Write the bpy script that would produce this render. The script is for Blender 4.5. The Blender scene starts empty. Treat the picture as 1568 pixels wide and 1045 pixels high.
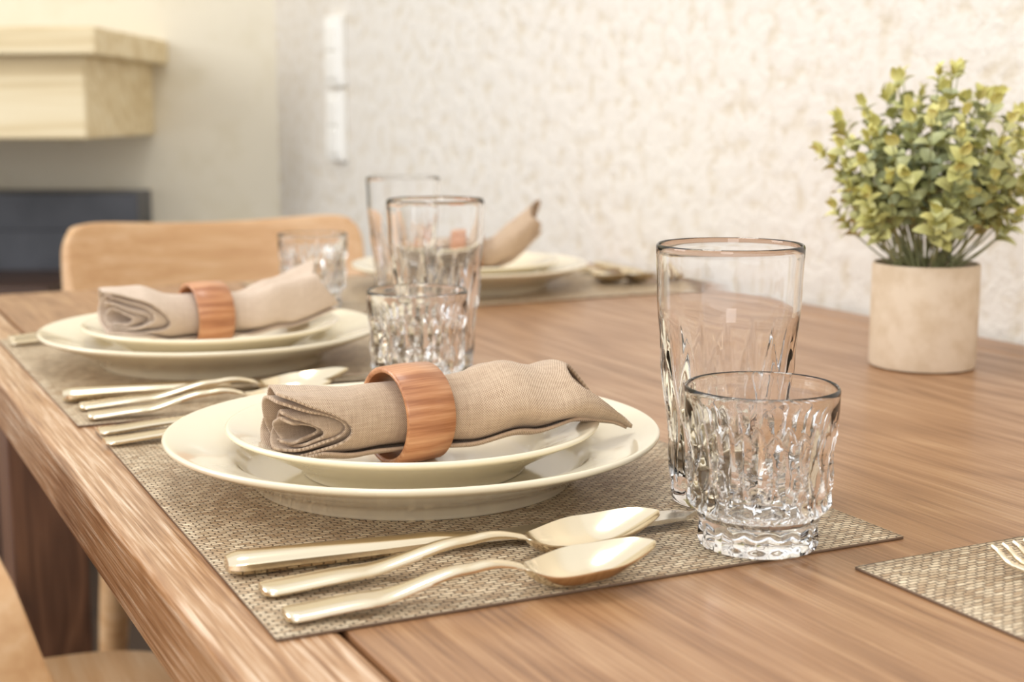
import bpy, math, random
from mathutils import Vector, Matrix, noise as mnoise
random.seed(4)
scene = bpy.context.scene
scene.view_settings.view_transform = 'Standard'

TZ = 0.75
AX, AY = -0.092, 0.524
Nx, Ny = 0.893, 0.450
Ex, Ey = -0.450, 0.893
R0 = math.atan2(Ny, Nx)
def T(n, e, z=0.0):
    return Vector((AX + n*Nx + e*Ex, AY + n*Ny + e*Ey, TZ + z))

# ------------------------------------------------------------------ materials
class NT:
    def __init__(s, name):
        s.m = bpy.data.materials.new(name); s.m.use_nodes = True
        s.t = s.m.node_tree; s.b = s.t.nodes['Principled BSDF']
    def n(s, typ, **kw):
        nd = s.t.nodes.new(typ)
        for k, v in kw.items():
            if k.startswith('i_'):
                nd.inputs[k[2:].replace('_', ' ')].default_value = v
            else: setattr(nd, k, v)
        return nd
    def l(s, a, b): s.t.links.new(a, b)
    def p(s, **kw):
        for k, v in kw.items(): s.b.inputs[k.replace('_', ' ')].default_value = v
    def ramp(s, src, stops):
        r = s.n('ShaderNodeValToRGB'); el = r.color_ramp.elements
        while len(el) < len(stops): el.new(0.5)
        for e, (pos, c) in zip(el, stops):
            e.position = pos; e.color = (*c, 1)
        s.l(src, r.inputs[0]); return r.outputs[0]
    def mapped(s, scale, coord='Object', rot=(0,0,0)):
        tc = s.n('ShaderNodeTexCoord'); mp = s.n('ShaderNodeMapping')
        mp.inputs['Scale'].default_value = scale; mp.inputs['Rotation'].default_value = rot
        s.l(tc.outputs[coord], mp.inputs[0]); return mp.outputs[0]
    def noise(s, vec, scale, detail=4, rough=0.55, dist=0.0):
        nd = s.n('ShaderNodeTexNoise'); nd.inputs['Scale'].default_value = scale
        nd.inputs['Detail'].default_value = detail; nd.inputs['Roughness'].default_value = rough
        nd.inputs['Distortion'].default_value = dist
        s.l(vec, nd.inputs['Vector']); return nd.outputs['Fac']
    def bump(s, h, strength=0.3, distance=0.001, normal=None):
        b = s.n('ShaderNodeBump'); b.inputs['Strength'].default_value = strength
        b.inputs['Distance'].default_value = distance; s.l(h, b.inputs['Height'])
        if normal: s.l(normal, b.inputs['Normal'])
        return b.outputs[0]
    def math(s, op, a, b=None):
        m = s.n('ShaderNodeMath', operation=op)
        for i, x in enumerate((a, b)):
            if x is None: continue
            if isinstance(x, (int, float)): m.inputs[i].default_value = x
            else: s.l(x, m.inputs[i])
        return m.outputs[0]
    def mix(s, f, a, b, mode='MIX'):
        m = s.n('ShaderNodeMix', data_type='RGBA', blend_type=mode)
        for i, x in ((0, f), (6, a), (7, b)):
            if isinstance(x, (int, float)): m.inputs[i].default_value = x
            elif isinstance(x, tuple): m.inputs[i].default_value = (*x, 1)
            else: s.l(x, m.inputs[i])
        return m.outputs[2]

def srgb(r, g, b):
    f = lambda c: ((c/255+0.055)/1.055)**2.4 if c > 10 else c/255/12.92
    return (f(r), f(g), f(b))

def wood(name, dark, mid, light, axis='y', rough=0.35, gscale=1.0, bumpd=0.0004, coat=0.3, wr=0.28, wf=0.34, wm=0.55, nr=14.0, bm=0.8, width=0.19):
    m = NT(name)
    def sc(across, along):
        return {'y': (across, along, across), 'x': (along, across, across), 'z': (across, across, along)}[axis]
    v1 = m.mapped(sc(9*gscale, 1.3*gscale)); v2 = m.mapped(sc(420*gscale, 10*gscale)); v3 = m.mapped(sc(85*gscale, 3.2*gscale))
    big = m.noise(v1, 1.0, 3, 0.5, 0.6)
    rings = m.math('FRACT', m.math('MULTIPLY', big, nr))
    tri = m.math('ABSOLUTE', m.math('SUBTRACT', m.math('MULTIPLY', rings, 2.0), 1.0))
    fine = m.noise(v2, 1.0, 3, 0.6)
    med = m.noise(v3, 1.0, 4, 0.6)
    h = m.math('ADD', m.math('MULTIPLY', tri, wr), m.math('ADD', m.math('MULTIPLY', fine, wf), m.math('MULTIPLY', med, wm)))
    c0 = 0.5*(wr+wf+wm)
    col = m.ramp(h, [(c0-width, dark), (c0, mid), (c0+width, light)])
    m.l(col, m.b.inputs['Base Color'])
    rr = m.n('ShaderNodeMapRange'); m.l(h, rr.inputs[0]); rr.inputs[1].default_value = c0-.25; rr.inputs[2].default_value = c0+.25
    rr.inputs[3].default_value = rough+0.14; rr.inputs[4].default_value = rough-0.10
    m.l(rr.outputs[0], m.b.inputs['Roughness'])
    m.l(m.bump(m.math('ADD', fine, m.math('MULTIPLY', med, bm)), 0.6, bumpd), m.b.inputs['Normal'])
    m.p(Coat_Weight=coat, Coat_Roughness=0.2)
    return m.m

M = {}
M['table'] = wood('table_wood', srgb(126, 88, 58), srgb(160, 117, 80), srgb(186, 145, 106), 'y', 0.38, 1.0, 0.0008, 0.22, wr=0.13, wf=0.52, wm=0.34, nr=10, width=0.18)
M['table_edge_glare'] = wood('table_edge_glare_wood', srgb(132, 88, 54), srgb(184, 140, 100), srgb(238, 212, 184), 'y', 0.30, 1.0, 0.0013, 0.3, wr=0.04, wf=0.75, wm=0.25, bm=0.15, width=0.16)  # edge wood grain, with white glare streaks painted into its pale, high-contrast colours
M['leg'] = wood('table_leg_wood', srgb(92, 62, 44), srgb(116, 80, 58), srgb(138, 98, 72), 'z', 0.4)
M['chair'] = wood('chair_wood', srgb(196, 148, 100), srgb(212, 168, 120), srgb(226, 190, 148), 'x', 0.35, 0.6, 0.0002, wr=0.12)
M['mantel'] = wood('pale_pine', srgb(212, 190, 146), srgb(228, 209, 168), srgb(238, 223, 188), 'x', 0.5, 0.4, 0.0002, 0.0)
M['ring'] = wood('napkin_ring_wood', srgb(158, 98, 58), srgb(188, 128, 84), srgb(208, 154, 110), 'x', 0.36, 1.3, 0.0001, 0.3, wr=0.2, wf=0.5, wm=0.3, width=0.15)

m = NT('ivory_porcelain'); m.p(Base_Color=(*srgb(238, 226, 198), 1), Roughness=0.12, Coat_Weight=0.5, Coat_Roughness=0.04); M['plate'] = m.m
m = NT('clear_glass'); m.p(Base_Color=(1, 1, 1, 1), Roughness=0.0, IOR=1.46, Transmission_Weight=1.0); M['glass'] = m.m
m = NT('champagne_metal')
v = m.mapped((30, 600, 600)); f = m.noise(v, 1.0, 2)
m.p(Base_Color=(*srgb(234, 219, 190), 1), Metallic=1.0)
m.l(m.math('ADD', m.math('MULTIPLY', f, 0.12), 0.12), m.b.inputs['Roughness']); M['metal'] = m.m
m = NT('blade_steel'); m.p(Base_Color=(*srgb(224, 220, 210), 1), Metallic=1.0, Roughness=0.2); M['steel'] = m.m

# woven placemat
m = NT('woven_placemat')
v = m.mapped((1, 1, 1))
wob = m.n('ShaderNodeTexNoise'); wob.inputs['Scale'].default_value = 220; m.l(v, wob.inputs['Vector'])
add = m.n('ShaderNodeVectorMath', operation='MULTIPLY_ADD'); m.l(wob.outputs['Color'], add.inputs[0]); add.inputs[1].default_value = (0.0022, 0.0022, 0); m.l(v, add.inputs[2])
br = m.n('ShaderNodeTexBrick'); m.l(add.outputs[0], br.inputs['Vector'])
br.inputs['Scale'].default_value = 1.0; br.inputs['Brick Width'].default_value = 0.0056; br.inputs['Row Height'].default_value = 0.0027
br.inputs['Mortar Size'].default_value = 0.0005; br.inputs['Mortar Smooth'].default_value = 0.9
br.inputs['Color1'].default_value = (*srgb(240, 220, 186), 1); br.inputs['Color2'].default_value = (*srgb(190, 160, 124), 1)
br.inputs['Mortar'].default_value = (*srgb(96, 75, 56), 1); br.offset = 0.5
n2 = m.noise(m.mapped((60, 400, 1)), 1, 3)
col = m.mix(0.5, br.outputs['Color'], m.ramp(n2, [(0.38, (0.52, 0.47, 0.42)), (0.6, (1, 1, 1))]), 'MULTIPLY')
m.l(col, m.b.inputs['Base Color']); m.p(Roughness=0.4)
inv = m.math('SUBTRACT', 1.0, br.outputs['Fac'])
m.l(m.bump(inv, 0.9, 0.0009), m.b.inputs['Normal']); M['mat'] = m.m
m = NT('placemat_hem'); m.p(Base_Color=(*srgb(120, 98, 78), 1), Roughness=0.6); M['hem'] = m.m

def linen(name, c1, c2, c3):
    m = NT(name)
    tc = m.n('ShaderNodeTexCoord'); sp = m.n('ShaderNodeSeparateXYZ'); m.l(tc.outputs['UV'], sp.inputs[0])
    k = 2*math.pi/0.0011
    a = m.math('SINE', m.math('MULTIPLY', sp.outputs[0], k)); b = m.math('SINE', m.math('MULTIPLY', sp.outputs[1], k))
    w = m.math('MULTIPLY', a, b)
    w01 = m.math('ADD', m.math('MULTIPLY', w, 0.5), 0.5)
    mp = m.n('ShaderNodeMapping'); mp.inputs['Scale'].default_value = (900, 90, 1); m.l(tc.outputs['UV'], mp.inputs[0])
    mp2 = m.n('ShaderNodeMapping'); mp2.inputs['Scale'].default_value = (90, 900, 1); m.l(tc.outputs['UV'], mp2.inputs[0])
    nn = m.math('MULTIPLY', m.math('ADD', m.noise(mp.outputs[0], 1, 2), m.noise(mp2.outputs[0], 1, 2)), 0.5)
    h = m.math('ADD', m.math('MULTIPLY', w01, 0.5), m.math('MULTIPLY', nn, 0.5))
    m.l(m.ramp(h, [(0.25, c1), (0.5, c2), (0.75, c3)]), m.b.inputs['Base Color'])
    m.p(Roughness=0.9, Sheen_Weight=0.2)
    m.l(m.bump(h, 0.7, 0.0005), m.b.inputs['Normal'])
    return m.m
M['linen'] = linen('beige_linen', srgb(138, 113, 90), srgb(190, 162, 134), srgb(220, 198, 170))
M['linen_pale'] = linen('pale_linen', srgb(176, 152, 130), srgb(208, 186, 164), srgb(230, 212, 192))

# plaster
def plaster(name, c1, c2, sc, dist, strength):
    m = NT(name); v = m.mapped((1, 1, 1))
    n1 = m.noise(v, sc, 6, 0.6, 0.2); n2 = m.noise(v, sc*0.22, 3, 0.5)
    vo = m.n('ShaderNodeTexVoronoi', feature='SMOOTH_F1'); vo.inputs['Scale'].default_value = sc*1.5; m.l(v, vo.inputs['Vector'])
    h = m.math('ADD', m.math('MULTIPLY', n1, 0.8), m.math('ADD', m.math('MULTIPLY', n2, 0.3), m.math('MULTIPLY', vo.outputs['Distance'], -0.2)))
    m.l(m.ramp(n1, [(0.34, c1), (0.50, c2)]), m.b.inputs['Base Color'])
    m.p(Roughness=0.85); m.l(m.bump(h, strength, dist), m.b.inputs['Normal'])
    return m.m
M['wall_r'] = plaster('rough_stucco', srgb(216, 205, 186), srgb(229, 223, 213), 38, 0.0085, 0.75)
M['wall_b'] = plaster('cream_plaster', srgb(226, 217, 194), srgb(232, 224, 204), 10, 0.005, 0.4)
m = NT('floor_tile'); v = m.mapped((1, 1, 1))
br = m.n('ShaderNodeTexBrick'); m.l(v, br.inputs['Vector']); br.inputs['Scale'].default_value = 1; br.inputs['Brick Width'].default_value = 0.4; br.inputs['Row Height'].default_value = 0.4; br.offset = 0
br.inputs['Mortar Size'].default_value = 0.004
br.inputs['Color1'].default_value = (*srgb(70, 54, 42), 1); br.inputs['Color2'].default_value = (*srgb(60, 46, 36), 1); br.inputs['Mortar'].default_value = (*srgb(46, 38, 32), 1)
m.l(br.outputs['Color'], m.b.inputs['Base Color']); m.p(Roughness=0.5); M['floor'] = m.m
m = NT('white_plastic'); m.p(Base_Color=(*srgb(246, 244, 238), 1), Roughness=0.35); M['white'] = m.m
m = NT('black_enamel'); v = m.mapped((3, 3, 3)); m.l(m.ramp(m.noise(v, 2), [(0.3, srgb(62, 64, 70)), (0.7, srgb(90, 92, 99))]), m.b.inputs['Base Color']); m.p(Roughness=0.4); M['black'] = m.m
m = NT('bronze_trim'); m.p(Base_Color=(*srgb(74, 52, 40), 1), Roughness=0.4); M['bronze'] = m.m
m = NT('pot_ceramic'); v = m.mapped((1, 1, 1)); m.l(m.ramp(m.noise(v, 60, 5), [(0.35, srgb(214, 192, 162)), (0.6, srgb(227, 208, 182))]), m.b.inputs['Base Color'])
m.l(m.bump(m.noise(v, 300, 3), 0.25, 0.0006), m.b.inputs['Normal']); m.p(Roughness=0.7); M['pot'] = m.m
m = NT('soil_moss'); v = m.mapped((1, 1, 1)); m.l(m.ramp(m.noise(v, 200), [(0.4, srgb(70, 62, 40)), (0.6, srgb(120, 110, 70))]), m.b.inputs['Base Color']); m.p(Roughness=0.95); M['soil'] = m.m
m = NT('leaf_green'); at = m.n('ShaderNodeVertexColor', layer_name='Col'); m.l(at.outputs[0], m.b.inputs['Base Color'])
m.p(Roughness=0.4)
M['leaf'] = m.m

# ------------------------------------------------------------------ mesh helpers
def mkobj(name, verts, faces, mat, smooth=True, parent=None, loc=(0, 0, 0), rotz=0.0, uvs=None, sharp=None):
    me = bpy.data.meshes.new(name); me.from_pydata([tuple(v) for v in verts], [], faces); me.update()
    if mat: me.materials.append(mat)
    if smooth:
        me.shade_smooth()
        if sharp:
            try: me.set_sharp_from_angle(angle=math.radians(sharp))
            except Exception: pass
    if uvs:
        ul = me.uv_layers.new(name='UVMap')
        for lp in me.loops: ul.data[lp.index].uv = uvs[lp.vertex_index]
    o = bpy.data.objects.new(name, me); scene.collection.objects.link(o)
    o.location = loc; o.rotation_euler = (0, 0, rotz)
    if parent: o.parent = parent
    return o
def empty(name, loc=(0, 0, 0), rotz=0.0):
    o = bpy.data.objects.new(name, None); scene.collection.objects.link(o)
    o.location = loc; o.rotation_euler = (0, 0, rotz); o.empty_display_size = 0.05; return o
def copy(o, loc, rotz=0.0):
    c = o.copy(); scene.collection.objects.link(c); c.location = loc; c.rotation_euler = (0, 0, rotz); return c
def box(name, x0, x1, y0, y1, z0, z1, mat, bevel=0.002, parent=None, loc=(0, 0, 0), rotz=0.0, seg=3):
    v = [(x, y, z) for z in (z0, z1) for y in (y0, y1) for x in (x0, x1)]
    f = [(0, 2, 3, 1), (4, 5, 7, 6), (0, 1, 5, 4), (2, 6, 7, 3), (0, 4, 6, 2), (1, 3, 7, 5)]
    o = mkobj(name, v, f, mat, True, parent, loc, rotz, sharp=40)
    if bevel:
        b = o.modifiers.new('bevel', 'BEVEL'); b.width = bevel; b.segments = seg; b.harden_normals = True
    return o
def revolve(profile, segs, rmod=None):
    verts, rings = [], []
    for i, (r, z) in enumerate(profile):
        if r < 1e-6:
            rings.append([len(verts)]); verts.append((0, 0, z))
        else:
            row = []
            for k in range(segs):
                th = 2*math.pi*k/segs
                rr = r if rmod is None else rmod(i, th, r, z)
                row.append(len(verts)); verts.append((rr*math.cos(th), rr*math.sin(th), z))
            rings.append(row)
    faces = []
    for a, b in zip(rings, rings[1:]):
        for k in range(segs):
            k2 = (k+1) % segs
            if len(a) == 1: faces.append((a[0], b[k2], b[k]))
            elif len(b) == 1: faces.append((a[k], a[k2], b[0]))
            else: faces.append((a[k], a[k2], b[k2], b[k]))
    return verts, faces
def interp(pts, x):
    if x <= pts[0][0]: return pts[0][1]
    for (x0, y0), (x1, y1) in zip(pts, pts[1:]):
        if x <= x1:
            t = (x-x0)/(x1-x0); t = t*t*(3-2*t); return y0+(y1-y0)*t
    return pts[-1][1]
def smoothprof(pts, sub=5):
    out = []
    P = [pts[0]]+list(pts)+[pts[-1]]
    for i in range(1, len(P)-2):
        for k in range(sub):
            t = k/sub; a, b, c, d = P[i-1], P[i], P[i+1], P[i+2]
            q = [0.5*((2*b[j])+(-a[j]+c[j])*t+(2*a[j]-5*b[j]+4*c[j]-d[j])*t*t+(-a[j]+3*b[j]-3*c[j]+d[j])*t**3) for j in (0, 1)]
            out.append((max(q[0], 0), q[1]))
    out.append(pts[-1]); return out

# ------------------------------------------------------------------ room
FX0, FX1, FY0, FY1 = -3.4, 2.6, -2.6, 3.4
box('floor', FX0, FX1, FY0, FY1, -0.1, 0.0, M['floor'], 0)
o = box('wall_right', 0.0, 0.15, -5.2, 0.35, 0, 2.7, M['wall_r'], 0)
nW = 0.812
eW = (3.17 - AY - nW*Ny)/Ey
pw = T(nW, eW)
o.location = (pw.x, pw.y, 0); o.rotation_euler = (0, 0, R0)
CX = pw.x
box('wall_back', -3.4, CX+0.1, 3.17, 3.32, 0, 2.7, M['wall_b'], 0)
def wallpt(e): return T(nW, e)
sw = empty('light_switch_panel', (wallpt(eW-0.40).x, wallpt(eW-0.40).y, 0), R0)
for i, (z0, z1) in enumerate(((0.855, 0.990), (0.998, 1.133))):
    box('plate_%d' % (i+1), -0.014, 0.0, -0.045, 0.045, z0, z1, M['white'], 0.004, sw)
    for j in range(2):
        zz = z0+0.014+j*0.055
        box('rocker_%d' % (i*2+j+1), -0.019, -0.012, -0.028, 0.028, zz, zz+0.05, M['white'], 0.003, sw)
mt = empty('wooden_mantel', (0, 0, 0))
XR = -0.762
box('beam', -2.3, XR-0.025, 2.66, 3.17, 0.90, 1.052, M['mantel'], 0.004, mt)
box('cap_board', -2.35, XR+0.01, 2.62, 3.17, 1.052, 1.103, M['mantel'], 0.005, mt)
fp = empty('fireplace_insert', (0, 0, 0))
box('frame', -2.0, -0.80, 3.05, 3.17, 0.30, 0.78, M['black'], 0.006, fp)
box('glass_door', -1.95, -0.86, 3.035, 3.05, 0.42, 0.70, M['black'], 0.004, fp)
box('handle', -1.5, -1.3, 3.01, 3.035, 0.72, 0.735, M['bronze'], 0.004, fp)
box('hearth', -2.1, -0.98, 2.80, 3.17, 0.0, 0.30, M['bronze'], 0.006, fp)
box('hearth_shelf', -2.15, -0.90, 2.74, 3.17, 0.575, 0.615, M['bronze'], 0.006, fp)

# ------------------------------------------------------------------ table
tb = empty('dining_table', T(0, 0, -TZ), R0)
box('edge_board_left', -0.024, 0.0275, -0.62, 1.15, TZ-0.042, TZ, M['table_edge_glare'], 0.005, tb, seg=4)
box('top_panel', 0.0285, 0.7485, -0.62, 1.15, TZ-0.042, TZ, M['table'], 0.0012, tb)
box('edge_board_right', 0.7495, 0.80, -0.62, 1.15, TZ-0.042, TZ, M['table'], 0.004, tb)
box('apron_left', 0.03, 0.05, -0.5, 1.0, TZ-0.12, TZ-0.042, M['leg'], 0.002, tb)
box('apron_right', 0.735, 0.755, -0.5, 1.0, TZ-0.12, TZ-0.042, M['leg'], 0.002, tb)
box('apron_far', 0.05, 0.735, 0.97, 0.99, TZ-0.12, TZ-0.042, M['leg'], 0.002, tb)
box('apron_near', 0.05, 0.735, -0.5, -0.48, TZ-0.12, TZ-0.042, M['leg'], 0.002, tb)
k = 1
for x in (0.015, 0.70):
    for y in (-0.56, 0.93):
        box('leg_%d' % k, x, x+0.075, y, y+0.075, 0, TZ-0.042, M['leg'], 0.004, tb); k += 1

# ------------------------------------------------------------------ chairs
def chair(loc, rotz, w=0.41):
    p = empty('dining_chair', loc, rotz)
    v, f = [], []
    n = 48
    def outline(th, s):
        c, si = math.cos(th), math.sin(th)
        ex = 0.45
        return (w/2*s*math.copysign(abs(c)**ex, c), 0.2*s*math.copysign(abs(si)**ex, si))
    lay = [(0.0, 0.425), (0.9, 0.425), (0.985, 0.43), (1.0, 0.44), (0.985, 0.45), (0.93, 0.455), (0.6, 0.450), (0.0, 0.447)]
    prev = None
    for s, z in lay:
        row = []
        if s == 0: row = [len(v)]; v.append((0, 0, z))
        else:
            for i in range(n):
                x, y = outline(2*math.pi*i/n, s); row.append(len(v)); v.append((x, y, z))
        if prev:
            for i in range(n):
                j = (i+1) % n
                if len(prev) == 1: f.append((prev[0], row[j], row[i]))
                elif len(row) == 1: f.append((prev[i], prev[j], row[0]))
                else: f.append((prev[i], prev[j], row[j], row[i]))
        prev = row
    mkobj('seat', v, f, M['chair'], True, p, sharp=50)
    k = 1
    for sx in (-1, 1):
        for sy in (-1, 1):
            vv, ff = [], []
            segs = 14
            for i, (z, r, off) in enumerate(((0, .013, .03), (.15, .017, .02), (.3, .021, .01), (.43, .024, 0.0))):
                for q in range(segs):
                    a = 2*math.pi*q/segs
                    vv.append((sx*(w/2-0.045)+sx*off+r*math.cos(a), sy*0.155+sy*off+r*math.sin(a), z))
            for i in range(3):
                for q in range(segs):
                    ff.append((i*segs+q, i*segs+(q+1) % segs, (i+1)*segs+(q+1) % segs, (i+1)*segs+q))
            ff.append(tuple(range(segs))[::-1]); ff.append(tuple(3*segs+q for q in range(segs)))
            mkobj('leg_%d' % k, vv, ff, M['chair'], True, p, sharp=60); k += 1
    vv, ff = [], []
    na, nb = 40, 12
    for i in range(na+1):
        a = -1+2*i/na
        hgt = (1-abs(a)**9)**0.5 if abs(a) < 1 else 0
        zt = 0.81-0.014*(1-a*a); zb = 0.62+0.02*a*a
        zc, hh = (zt+zb)/2, (zt-zb)/2*(0.72+0.28*hgt)
        for j in range(nb+1):
            b = -1+2*j/nb
            x = a*w/2*(1-0.03*abs(b)**6); y = -0.215-0.045*(1-a*a)-0.02*b
            vv.append((x, y, zc+hh*b))
    for i in range(na):
        for j in range(nb):
            q = i*(nb+1)+j; ff.append((q, q+nb+1, q+nb+2, q+1))
    r = mkobj('back_rail', vv, ff, M['chair'], True, p)
    s = r.modifiers.new('s', 'SOLIDIFY'); s.thickness = 0.022; s.offset = 0
    b = r.modifiers.new('b', 'BEVEL'); b.width = 0.006; b.segments = 3; b.limit_method = 'ANGLE'; b.angle_limit = math.radians(50)
    for kk, sx in enumerate((-1, 1)):
        vv, ff = [], []; segs = 12
        st = [(0.43, -0.165), (0.52, -0.18), (0.62, -0.2), (0.70, -0.215)]
        for z, y in st:
            for q in range(segs):
                a = 2*math.pi*q/segs
                vv.append((sx*(w/2-0.045)+0.014*math.cos(a), y-0.012+0.011*math.sin(a), z))
        for i in range(len(st)-1):
            for q in range(segs):
                ff.append((i*segs+q, i*segs+(q+1) % segs, (i+1)*segs+(q+1) % segs, (i+1)*segs+q))
        ff.append(tuple(range(segs))[::-1]); ff.append(tuple((len(st)-1)*segs+q for q in range(segs)))
        mkobj('back_post_%d' % (kk+1), vv, ff, M['chair'], True, p, sharp=60)
    return p
chair(T(0.368, 1.195, -TZ), R0+math.pi, 0.42)
chair(T(0.130, 0.190, -TZ), R0-math.pi/2)
chair(T(-0.05, 0.605, -TZ), R0-math.pi/2)

# ------------------------------------------------------------------ placemats
MT = 0.0016
def placemat(n0, n1, e0, e1, rot=0.0):
    nx, ny = 40, 50
    v, f = [], []
    W, H = n1-n0, e1-e0
    for j in range(ny+1):
        for i in range(nx+1):
            x, y = i/nx*W, j/ny*H
            v.append((x, y, 0.0))
    for j in range(ny):
        for i in range(nx):
            a = j*(nx+1)+i; f.append((a, a+1, a+nx+2, a+nx+1))
    o = mkobj('placemat', v, f, M['mat'], True, None, T(n0, e0, MT), R0+rot)
    s = o.modifiers.new('s', 'SOLIDIFY'); s.thickness = MT-0.0002; s.offset = -1
    o.data.materials.append(M['hem']); s.material_offset_rim = 1
    return o
PITCH = 0.417
placemat(0, 0.308, -0.003, 0.397, -0.018)
placemat(0, 0.304, PITCH, PITCH+0.39)
placemat(0.31, 0.745, 0.822, 1.12)
placemat(0.257, 0.66, -0.352, -0.034)

# ------------------------------------------------------------------ plates
dp = smoothprof([(0, 0.0025), (0.05, 0.0025), (0.080, 0.002), (0.083, 0.0), (0.087, 0.0), (0.0895, 0.003), (0.094, 0.0075), (0.103, 0.0125), (0.120, 0.0195), (0.132, 0.0245), (0.1352, 0.0268), (0.1345, 0.0288), (0.131, 0.0283), (0.118, 0.0242), (0.101, 0.0175), (0.094, 0.0115), (0.088, 0.0075), (0.075, 0.006), (0.04, 0.006), (0, 0.006)], 4)
v, f = revolve(dp, 128)
D = T(0.143, 0.200, MT)
dinner = mkobj('dinner_plate', v, f, M['plate'], True, None, D)
sp = smoothprof([(0, 0.0022), (0.04, 0.0022), (0.056, 0.0018), (0.058, 0.0), (0.061, 0.0), (0.063, 0.003), (0.068, 0.007), (0.078, 0.0125), (0.092, 0.0195), (0.100, 0.0232), (0.1022, 0.0252), (0.1012, 0.0268), (0.098, 0.0262), (0.088, 0.0222), (0.074, 0.0145), (0.068, 0.009), (0.062, 0.0062), (0.05, 0.0052), (0.03, 0.005), (0, 0.005)], 4)
v, f = revolve(sp, 128)
SPZ = 0.0062
salad = mkobj('salad_plate', v, f, M['plate'], True, None, D+Vector((0, 0, SPZ)))
P2 = T(0.142, 0.200+PITCH, MT); P3 = T(0.535, 0.965, MT)
for P in (P2, P3):
    copy(dinner, P); copy(salad, P+Vector((0, 0, SPZ)))

# ------------------------------------------------------------------ glasses
def lens_cut(th, z, N, phase, zc, hh, depth):
    u = (th*N/(2*math.pi)+phase) % 1.0-0.5
    q = (z-zc)/hh
    if abs(q) >= 1: return 0
    w = (1-abs(q)**1.25)
    return depth*max(0.0, w-abs(2*u))
def make_glass(name, outer, wall, thick, ztrans, floor_z, cuts, N, basecut):
    H = outer[-1][0]
    prof = [(0, 0.0016), (outer[0][1]*0.6, 0.0012), (outer[0][1]*0.86, 0.0002), (outer[0][1]*0.95, 0.0004)]
    rows = 76
    start = len(prof)
    def ro(z): return interp(outer, z)
    for i in range(rows+1):
        z = 0.0012+(H-0.0014-0.0012)*i/rows
        prof.append((ro(z), z))
    end = len(prof)
    R = outer[-1][1]
    def wl(z): return wall+(thick-wall)*min(1, max(0, (ztrans-z)/(ztrans*0.35)))
    prof += [(R-0.0003, H-0.0005), (R-wall/2, H), (R-wall+0.0003, H-0.0005), (R-wall, H-0.0016)]
    for i in range(1, 31):
        z = H-0.0016-(H-0.0016-floor_z-0.006)*i/30
        prof.append((ro(max(z, 0.022))-wl(z), z))
    ri = prof[-1][0]
    prof += [(ri-0.001, floor_z+0.0035), (ri-0.004, floor_z+0.001), (ri*0.6, floor_z), (0, floor_z)]
    def rmod(i, th, r, z):
        if start <= i < end:
            d = 0
            for c in cuts: d = max(d, lens_cut(th, z, N, *c))
            if z < basecut:
                u = abs(((th*N*1.0/(2*math.pi)) % 1.0)-0.5)*2
                d = max(d, 0.0014*(1-u)*math.sin(math.pi*min(1, z/basecut)))
            return r-d
        return r
    v, f = revolve(prof, N*14, rmod)
    return mkobj(name, v, f, M['glass'], True, None, (0, 0, 0), sharp=26)
tumb = make_glass('tumbler_glass', [(0, 0.0272), (0.004, 0.0282), (0.0125, 0.0278), (0.0155, 0.0285), (0.022, 0.0335), (0.032, 0.0344), (0.076, 0.0356)], 0.0017, 0.0050, 0.070, 0.0135,
                  [(0.0, 0.0400, 0.0240, 0.0036), (0.5, 0.0270, 0.0115, 0.0034), (0.5, 0.0480, 0.0125, 0.0030)], 16, 0.013)
high = make_glass('highball_glass', [(0, 0.0265), (0.003, 0.0277), (0.03, 0.0302), (0.075, 0.0343), (0.11, 0.0366), (0.134, 0.0375)], 0.0017, 0.0042, 0.098, 0.014,
                  [(0.0, 0.050, 0.041, 0.0026), (0.5, 0.029, 0.023, 0.0020)], 15, 0.0)
tumb.location = (0.1150, 0.6424, TZ+MT); high.location = (0.1105, 0.7185, TZ+MT)
copy(tumb, (-0.067, 0.996, TZ+MT)); copy(high, (-0.0585, 1.090, TZ+MT), 0.1)
copy(high, (-0.111, 1.455, TZ+MT), 0.1); copy(tumb, (-0.205, 1.46, TZ+MT), 0.2)

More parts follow.
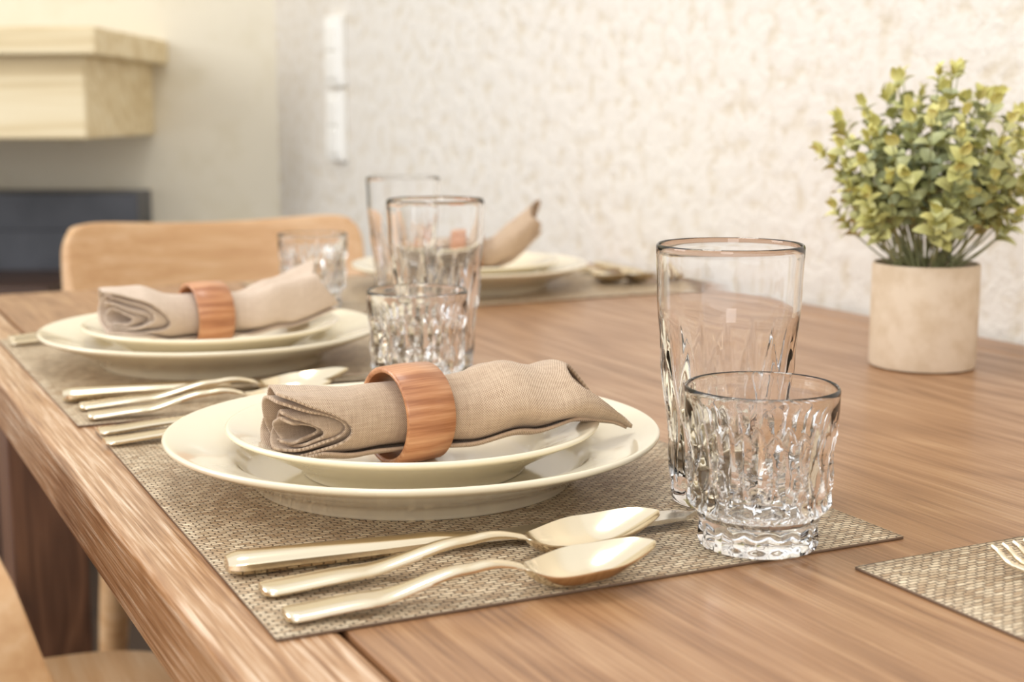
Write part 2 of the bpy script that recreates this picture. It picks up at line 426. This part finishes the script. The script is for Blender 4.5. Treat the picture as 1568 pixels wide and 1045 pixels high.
# ------------------------------------------------------------------ cutlery
def sheet(stations, zf, thf, nj=12, yc=None, cap=True):
    v, f = [], []
    n = 2*(nj+1)
    for x, w in stations:
        c = yc(x) if yc else 0
        top, bot = [], []
        for j in range(nj+1):
            s = -math.cos(math.pi*j/nj)
            th = thf(x, s)
            z = zf(x, s)
            top.append((x, c+w*s, z+th/2)); bot.append((x, c+w*s, z-th/2))
        v += top+bot[::-1]
    for i in range(len(stations)-1):
        for k in range(n):
            k2 = (k+1) % n
            f.append((i*n+k, (i+1)*n+k, (i+1)*n+k2, i*n+k2))
    f.append(tuple(range(n))); f.append(tuple((len(stations)-1)*n+k for k in range(n))[::-1])
    return v, f
def merge(parts):
    V, F = [], []
    for v, f in parts:
        o = len(V); V += v; F += [tuple(i+o for i in q) for q in f]
    return V, F
def spoon(name, L, bowlL, bowlW, hw=0.0085):
    xb = L-bowlL
    width = [(0, hw*0.75), (0.004, hw), (0.03, hw*0.95), (xb*0.55, hw*0.62), (xb*0.86, 0.0030), (xb*0.97, 0.0032)]
    def w(x):
        if x < xb*0.97: return interp(width, x)
        q = (x-xb*0.97)/(L-xb*0.97)
        sh = math.sin(math.pi*min(1, q)**0.92)**0.52 if 0 < q < 1 else 0
        return max(bowlW*sh, 0.0032*(1-q)**2+0.0002)
    line = [(0, 0.0024), (xb*0.35, 0.0045), (xb*0.72, 0.0120), (xb*0.84, 0.0130), (xb+0.006, 0.0088), (xb+bowlL*0.5, 0.0112), (L, 0.0150)]
    def zf(x, s):
        z = interp(line, x)
        if x > xb*0.97:
            q = (x-xb*0.97)/(L-xb*0.97)
            return z-0.0098*(1-s*s)*math.sin(math.pi*min(1, max(0, q))**0.85)**0.8
        return z+0.0008*(1-s*s)
    def thf(x, s):
        b = 0.0034 if x < xb*0.8 else (0.0034+(0.0013-0.0034)*min(1, (x-xb*0.8)/(xb*0.25)))
        return b*(0.45+0.55*(1-s**6))
    N = 140
    xs = [0]+[L*i/N for i in range(1, N-8)]
    last = xs[-1]
    xs += [last+(L-last)*math.sin(math.pi/2*i/16) for i in range(1, 17)]
    st = [(x, w(x)) for x in xs]; st[0] = (0, hw*0.55)
    v, f = sheet(st, zf, thf, 16)
    zm = min(q[2] for q in v)
    return mkobj(name, [(a, b, c-min(zm, 0.0)) for a, b, c in v], f, M['metal'], True, None, sharp=55)
def fork(name, L):
    xh = L-0.068; xt = L-0.046
    width = [(0, 0.0065), (0.004, 0.0088), (0.03, 0.008), (xh*0.6, 0.005), (xh*0.93, 0.003), (xh, 0.0035), (xt-0.003, 0.0118), (xt+0.002, 0.0122)]
    line = [(0, 0.0024), (xh*0.35, 0.0045), (xh*0.85, 0.013), (xh, 0.0135), (L-0.03, 0.0045), (L-0.012, 0.0045), (L, 0.0095)]
    zf = lambda x, s: interp(line, x)+0.0005*(1-s*s)
    thf = lambda x, s: 0.0026*(0.5+0.5*(1-s**6))
    N = 60
    parts = [sheet([(xt*i/N+0.002*i/N, interp(width, xt*i/N)) for i in range(N+1)], zf, thf, 10)]
    for k in range(4):
        c = (-1.5+k)*0.0066
        parts.append(sheet([(xt-0.001+(L-xt+0.001)*i/16, 0.0022*(1-0.55*(i/16)**2)) for i in range(17)], zf, lambda x, s: 0.0018*(0.6+0.4*(1-s**4)), 6, yc=lambda x, c=c: c))
    v, f = merge(parts)
    return mkobj(name, v, f, M['metal'], True, None, sharp=55)
def knife(name, L):
    p = empty(name)
    hl = L*0.50
    wid = [(0, 0.0065), (0.005, 0.0088), (0.05, 0.0080), (hl, 0.0055)]
    th = [(0, 0.0065), (0.005, 0.0098), (hl*0.8, 0.0078), (hl, 0.004)]
    st = [(hl*i/40, interp(wid, hl*i/40)) for i in range(41)]
    v, f = sheet(st, lambda x, s: 0.0050, lambda x, s: interp(th, x)*max(0.12, (1-abs(s)**3.0))**0.6, 14)
    mkobj('handle', v, f, M['metal'], True, p, sharp=60)
    bw = [(hl-0.003, 0.0052), (hl+0.012, 0.0062), (hl+0.03, 0.0095), (L-0.03, 0.0100), (L-0.01, 0.0075), (L, 0.0010)]
    st = [(hl-0.003+(L-hl+0.003)*i/50, interp(bw, hl-0.003+(L-hl+0.003)*i/50)) for i in range(51)]
    v, f = sheet(st, lambda x, s: 0.0045, lambda x, s: 0.0022*max(0.1, (1-0.85*max(0, s))), 8)
    mkobj('blade', v, f, M['steel'], True, p, sharp=60)
    return p
def copy_tree(p, loc, rotz):
    c = copy(p, loc, rotz)
    for ch in p.children:
        cc = ch.copy(); scene.collection.objects.link(cc); cc.parent = c
    return c
CZ = TZ+MT+0.0002
def setpose(o, a, b):
    o.location = (a[0], a[1], CZ); o.rotation_euler = (0, 0, math.atan2(b[1]-a[1], b[0]-a[0]))
kn = knife('dinner_knife', 0.231); setpose(kn, (-0.1245, 0.5965), (0.0912, 0.6795))
s1 = spoon('tablespoon', 0.189, 0.064, 0.0195); setpose(s1, (-0.1050, 0.570), (0.0655, 0.644))
s2 = spoon('teaspoon', 0.163, 0.058, 0.0180); setpose(s2, (-0.0905, 0.540), (0.0585, 0.596))
dx, dy = Ex*PITCH, Ey*PITCH
for o in (s1, s2):
    copy(o, (o.location.x+dx, o.location.y+dy, CZ), o.rotation_euler.z)
copy_tree(kn, (kn.location.x+dx, kn.location.y+dy, CZ), kn.rotation_euler.z)
fk = fork('dinner_fork', 0.20)
def at(n, e): q = T(n, e); return (q.x, q.y, CZ)
fk.location = at(0.004, 0.352); fk.rotation_euler = (0, 0, R0-0.02)
copy(fk, at(0.006, 0.382), R0-0.01)
copy(fk, at(0.004, 0.352+PITCH), R0-0.02); copy(fk, at(0.006, 0.382+PITCH-0.004), R0-0.01)
copy(fk, at(0.325, -0.263), R0+math.pi/2+0.03)
copy(s1, at(0.694, 1.075), R0-math.pi/2+0.02); copy(s2, at(0.728, 1.04), R0-math.pi/2+0.0)
copy_tree(kn, at(0.765, 1.07), R0-math.pi/2)

# ------------------------------------------------------------------ napkins
def napkin(center, ang, L1, L2, a_pts, b_pts, zb_pts, mat, turns=3.2, phi0=-2.2, tipf=0.035, seed=0, lift=None, fan=0.0, y_pts=None, cut=0.03, ringyaw=0.0):
    p = empty('rolled_napkin', center, ang)
    nt, ns = 300, 100
    v, uv, f = [], [], []
    for i in range(nt+1):
        t = i/nt
        phi = phi0+2*math.pi*turns*t
        rho = 1-0.78*t**0.85
        front = max(0, math.cos(phi-(-2.55)))**3; back = max(0, math.cos(phi-0.75))**3
        Lr = L2-tipf+tipf*front+0.8*tipf*back-0.012*t
        Ll = L1-0.006*t-0.003*math.sin(phi*1.5+seed)-cut*(1-0.75*t)*max(0, math.cos(phi-math.pi-0.1))**1.6
        for j in range(ns+1):
            s = -Ll+(Ll+Lr)*j/ns
            a = interp(a_pts, s); b = interp(b_pts, s)
            away = min(1, max(0, (abs(s)-0.016)/0.05))
            rip = 1+away*(0.06*math.sin(2*phi+seed+s*25)+0.035*math.sin(5*phi+seed*2-s*40))
            wr = mnoise.noise(Vector((math.cos(phi)*1.3+seed*3, t*3, s*30)))
            r2 = rho*rip
            y = a*r2*math.cos(phi)
            z = b*r2*math.sin(phi)-away*(1-rho)*b*0.5
            if fan and s > 0.016:
                z += fan*away*(0.5-t)*math.sin(3.1*phi)
            z += away*0.0022*wr; y += away*0.004*wr
            # pleats that gather at the ring and open out to the right
            if s > 0.014: z += 0.0011*math.sin(y*260+seed*2)*max(0, 1-(s-0.014)/0.07)
            zc = interp(zb_pts, s)+b
            if lift: zc += interp(lift, s)
            if y_pts: y += interp(y_pts, s)
            z = max(z, -b*(1.0-0.12*t))
            v.append((s, y, zc+z)); uv.append((t*turns*0.09, s))
    for i in range(nt):
        for j in range(ns):
            q = i*(ns+1)+j; f.append((q, q+1, q+ns+2, q+ns+1))
    o = mkobj('cloth', v, f, mat, True, p, uvs=uv)
    sm = o.modifiers.new('s', 'SOLIDIFY'); sm.thickness = 0.0016; sm.offset = 0
    ro, ri, hl = 0.0268, 0.0236, 0.0150
    pr = [(ri, -hl+0.001), (ri+0.001, -hl), (ro-0.001, -hl), (ro, -hl+0.001), (ro+0.0006, 0), (ro, hl-0.001), (ro-0.001, hl), (ri+0.001, hl), (ri, hl-0.001), (ri, -hl+0.001)]
    vv, ff = revolve(pr, 96)
    vv = [(z, x, y) for x, y, z in vv]
    r = mkobj('wooden_ring', vv, ff, M['ring'], True, p, sharp=50)
    r.location = (0, 0, interp(zb_pts, 0)+interp(b_pts, 0))
    r.rotation_euler = (0, 0, ringyaw)
    return p
WELL = MT+SPZ+0.0052
zb1 = [(-0.088, 0.012), (-0.055, 0.009), (-0.03, 0.0062), (0.03, 0.0062), (0.06, 0.012), (0.085, 0.0195), (0.102, 0.0195), (0.120, 0.0135)]
napkin((-0.057, 0.760, TZ+WELL), math.radians(24), 0.076, 0.117,
       [(-0.078, 0.030), (-0.05, 0.027), (-0.018, 0.0205), (0.018, 0.0205), (0.05, 0.036), (0.09, 0.040), (0.118, 0.028)],
       [(-0.078, 0.0190), (-0.05, 0.0190), (-0.018, 0.0200), (0.018, 0.0200), (0.05, 0.0230), (0.080, 0.0175), (0.118, 0.0035)],
       zb1, M['linen'], seed=0.6, turns=4.2, cut=0.046, ringyaw=math.radians(11),
       y_pts=[(-0.09, -0.004), (-0.02, 0), (0.02, 0), (0.120, -0.029)])
napkin((P2.x-0.005, P2.y, TZ+WELL), R0+0.02, 0.080, 0.108,
       [(-0.086, 0.032), (-0.05, 0.030), (-0.018, 0.0205), (0.018, 0.0205), (0.05, 0.030), (0.11, 0.040)],
       [(-0.086, 0.0200), (-0.05, 0.022), (-0.018, 0.0200), (0.018, 0.0200), (0.06, 0.020), (0.11, 0.019)],
       [(-0.08, 0.016), (-0.055, 0.012), (-0.03, 0.0062), (0.03, 0.0062), (0.06, 0.014), (0.11, 0.028)], M['linen_pale'], seed=2.3, fan=0.022, tipf=0.02, turns=4.2, cut=0.05, ringyaw=0.1)
napkin((P3.x+0.0, P3.y, TZ+WELL), R0-0.5, 0.08, 0.085,
       [(-0.08, 0.031), (-0.018, 0.0205), (0.018, 0.0205), (0.05, 0.026), (0.095, 0.022)],
       [(-0.08, 0.0165), (-0.018, 0.0200), (0.018, 0.0200), (0.05, 0.026), (0.095, 0.024)],
       [(-0.08, 0.019), (-0.03, 0.0062), (0.03, 0.0062), (0.06, 0.014), (0.1, 0.022)], M['linen'], seed=4.0, tipf=0.012, lift=[(0.02, 0), (0.045, 0.006), (0.085, 0.032)])

# ------------------------------------------------------------------ potted plant
pl = empty('potted_plant', (0.3290, 1.125, TZ))
PR = 0.0417/0.0432
pp = [(0, 0.0005), (0.040, 0.0005), (0.0424, 0.0012), (0.0430, 0.003), (0.0432, 0.04), (0.0432, 0.0815), (0.0426, 0.083), (0.0412, 0.083), (0.0404, 0.0815), (0.0400, 0.07), (0, 0.07)]
pp = [(r*PR, z) for r, z in pp]
v, f = revolve(pp, 96); mkobj('pot', v, f, M['pot'], True, pl, sharp=45)
v, f = revolve([(0, 0.078), (0.02, 0.077), (0.0380, 0.073)], 40); mkobj('soil', v, f, M['soil'], True, pl)
V, F, C = [], [], []
def tube(pts, r, col):
    base = len(V); sg = 5
    for k, q in enumerate(pts):
        d = (pts[min(k+1, len(pts)-1)]-pts[max(k-1, 0)]).normalized()
        a = d.orthogonal().normalized(); b = d.cross(a)
        for s in range(sg):
            th = 2*math.pi*s/sg
            V.append(q+(a*math.cos(th)+b*math.sin(th))*r*(1-0.5*k/len(pts))); C.append(col)
    for k in range(len(pts)-1):
        for s in range(sg):
            F.append((base+k*sg+s, base+k*sg+(s+1) % sg, base+(k+1)*sg+(s+1) % sg, base+(k+1)*sg+s))
def leaf(p, d, up, L, W, col):
    d = d.normalized(); side = d.cross(up)
    if side.length < 1e-3: side = d.orthogonal()
    side.normalize(); nrm = side.cross(d).normalized()
    base = len(V); rows = 6
    for k in range(rows+1):
        t = k/rows
        w = W*(math.sin(math.pi*t**0.85)**0.65 if 0 < t < 1 else 0.05)
        c = p+d*(L*t)+nrm*(L*(0.10*math.sin(math.pi*t)-0.22*t*t))
        for s in (-1, 0, 1):
            V.append(c+side*(w*s*0.5)+nrm*(abs(s)*w*0.16))
            kk = 0.88 if s == 0 else 1.0
            C.append(tuple(x*kk for x in col))
    for k in range(rows):
        for s in range(2):
            q = base+k*3+s; F.append((q, q+1, q+4, q+3))
cen = Vector((0, 0, 0.157))
NS = 92
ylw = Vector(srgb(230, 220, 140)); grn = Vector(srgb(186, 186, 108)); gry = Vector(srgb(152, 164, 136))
for i in range(NS):
    z = 1-1.55*(i+0.5)/NS
    th = i*2.39996+random.uniform(-.3, .3)
    r = math.sqrt(max(0, 1-z*z))
    R = random.uniform(0.060, 0.087)
    if z < -0.2: R = min(R, 0.080)
    d = Vector((r*math.cos(th), r*math.sin(th), z))
    p1 = cen+Vector((d.x*R, d.y*R, d.z*R*0.93))
    p0 = Vector((0.026*math.cos(th)*random.random(), 0.026*math.sin(th)*random.random(), 0.075))
    c1 = Vector((p1.x*0.45, p1.y*0.45, max(0.12, p1.z*0.66)))
    if z < -0.1: c1 = Vector((p1.x*0.75, p1.y*0.75, 0.098))
    pts = [p0*(1-t)**2+c1*2*t*(1-t)+p1*t*t for t in [k/10 for k in range(11)]]
    tube(pts, 0.0009, tuple(Vector(srgb(150, 150, 106))))
    rot = random.uniform(0, math.pi)
    t = 0.46 if z > -0.1 else 0.60
    while t < 1.001:
        q = p0*(1-t)**2+c1*2*t*(1-t)+p1*t*t
        tg = ((c1-p0)*(1-t)+(p1-c1)*t).normalized()
        a = tg.orthogonal().normalized(); b = tg.cross(a)
        for sg in (0, math.pi):
            dd = a*math.cos(rot+sg)+b*math.sin(rot+sg)
            ld = (dd*0.85+tg*random.uniform(0.35, 0.8)+Vector((0, 0, 0.15)))
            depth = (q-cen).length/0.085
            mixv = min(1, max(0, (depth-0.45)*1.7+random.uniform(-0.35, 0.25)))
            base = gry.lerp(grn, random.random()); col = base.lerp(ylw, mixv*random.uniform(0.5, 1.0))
            L = random.uniform(0.012, 0.0175)*(1.0 if t < 0.95 else 0.8)
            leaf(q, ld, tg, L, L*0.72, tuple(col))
        rot += math.pi/2+random.uniform(-.3, .3)
        t += random.uniform(0.085, 0.115)
    for k in range(3):
        a = p1-pts[-2]
        leaf(p1, a.normalized()+Vector((random.uniform(-.5, .5), random.uniform(-.5, .5), random.uniform(-.2, .5))), Vector((random.uniform(-1, 1), random.uniform(-1, 1), 1)), 0.012, 0.0075, tuple(grn.lerp(ylw, random.uniform(.5, 1))))
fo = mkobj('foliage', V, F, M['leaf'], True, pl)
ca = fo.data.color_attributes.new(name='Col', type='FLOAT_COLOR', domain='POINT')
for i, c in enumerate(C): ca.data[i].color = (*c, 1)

# ------------------------------------------------------------------ light
w = bpy.data.worlds.new('World'); scene.world = w; w.use_nodes = True
bg = w.node_tree.nodes['Background']; bg.inputs[0].default_value = (0.985, 0.99, 1.0, 1); bg.inputs[1].default_value = 1.2
def area(name, loc, target, size, energy, col, sy=None):
    l = bpy.data.lights.new(name, 'AREA'); l.size = size; l.energy = energy; l.color = col
    if sy: l.shape = 'RECTANGLE'; l.size_y = sy
    o = bpy.data.objects.new(name, l); scene.collection.objects.link(o); o.location = loc
    o.rotation_euler = (Vector(target)-Vector(loc)).to_track_quat('-Z', 'Y').to_euler(); return o
area('window_light', (-2.6, 0.9, 2.0), (0, 0.9, 0.75), 1.2, 32, (1, 0.99, 0.98), 1.4)
area('ceiling_light', (-0.3, 0.9, 2.6), (-0.2, 1.1, 0.7), 0.5, 8, (1, 0.97, 0.92))
area('window_light', (-0.6, -2.2, 1.9), (0, 1.0, 0.8), 1.0, 17, (0.99, 0.99, 1.0), 1.2)

# ------------------------------------------------------------------ camera
cd = bpy.data.cameras.new('Camera'); cam = bpy.data.objects.new('Camera', cd); scene.collection.objects.link(cam)
cam.location = (0, 0, TZ+0.202); cam.rotation_euler = (math.radians(90-9.2), 0, 0)
cd.lens = 50; cd.sensor_width = 36; cd.clip_start = 0.01
cd.dof.use_dof = True; cd.dof.focus_distance = 0.71; cd.dof.aperture_fstop = 8.5
scene.camera = cam
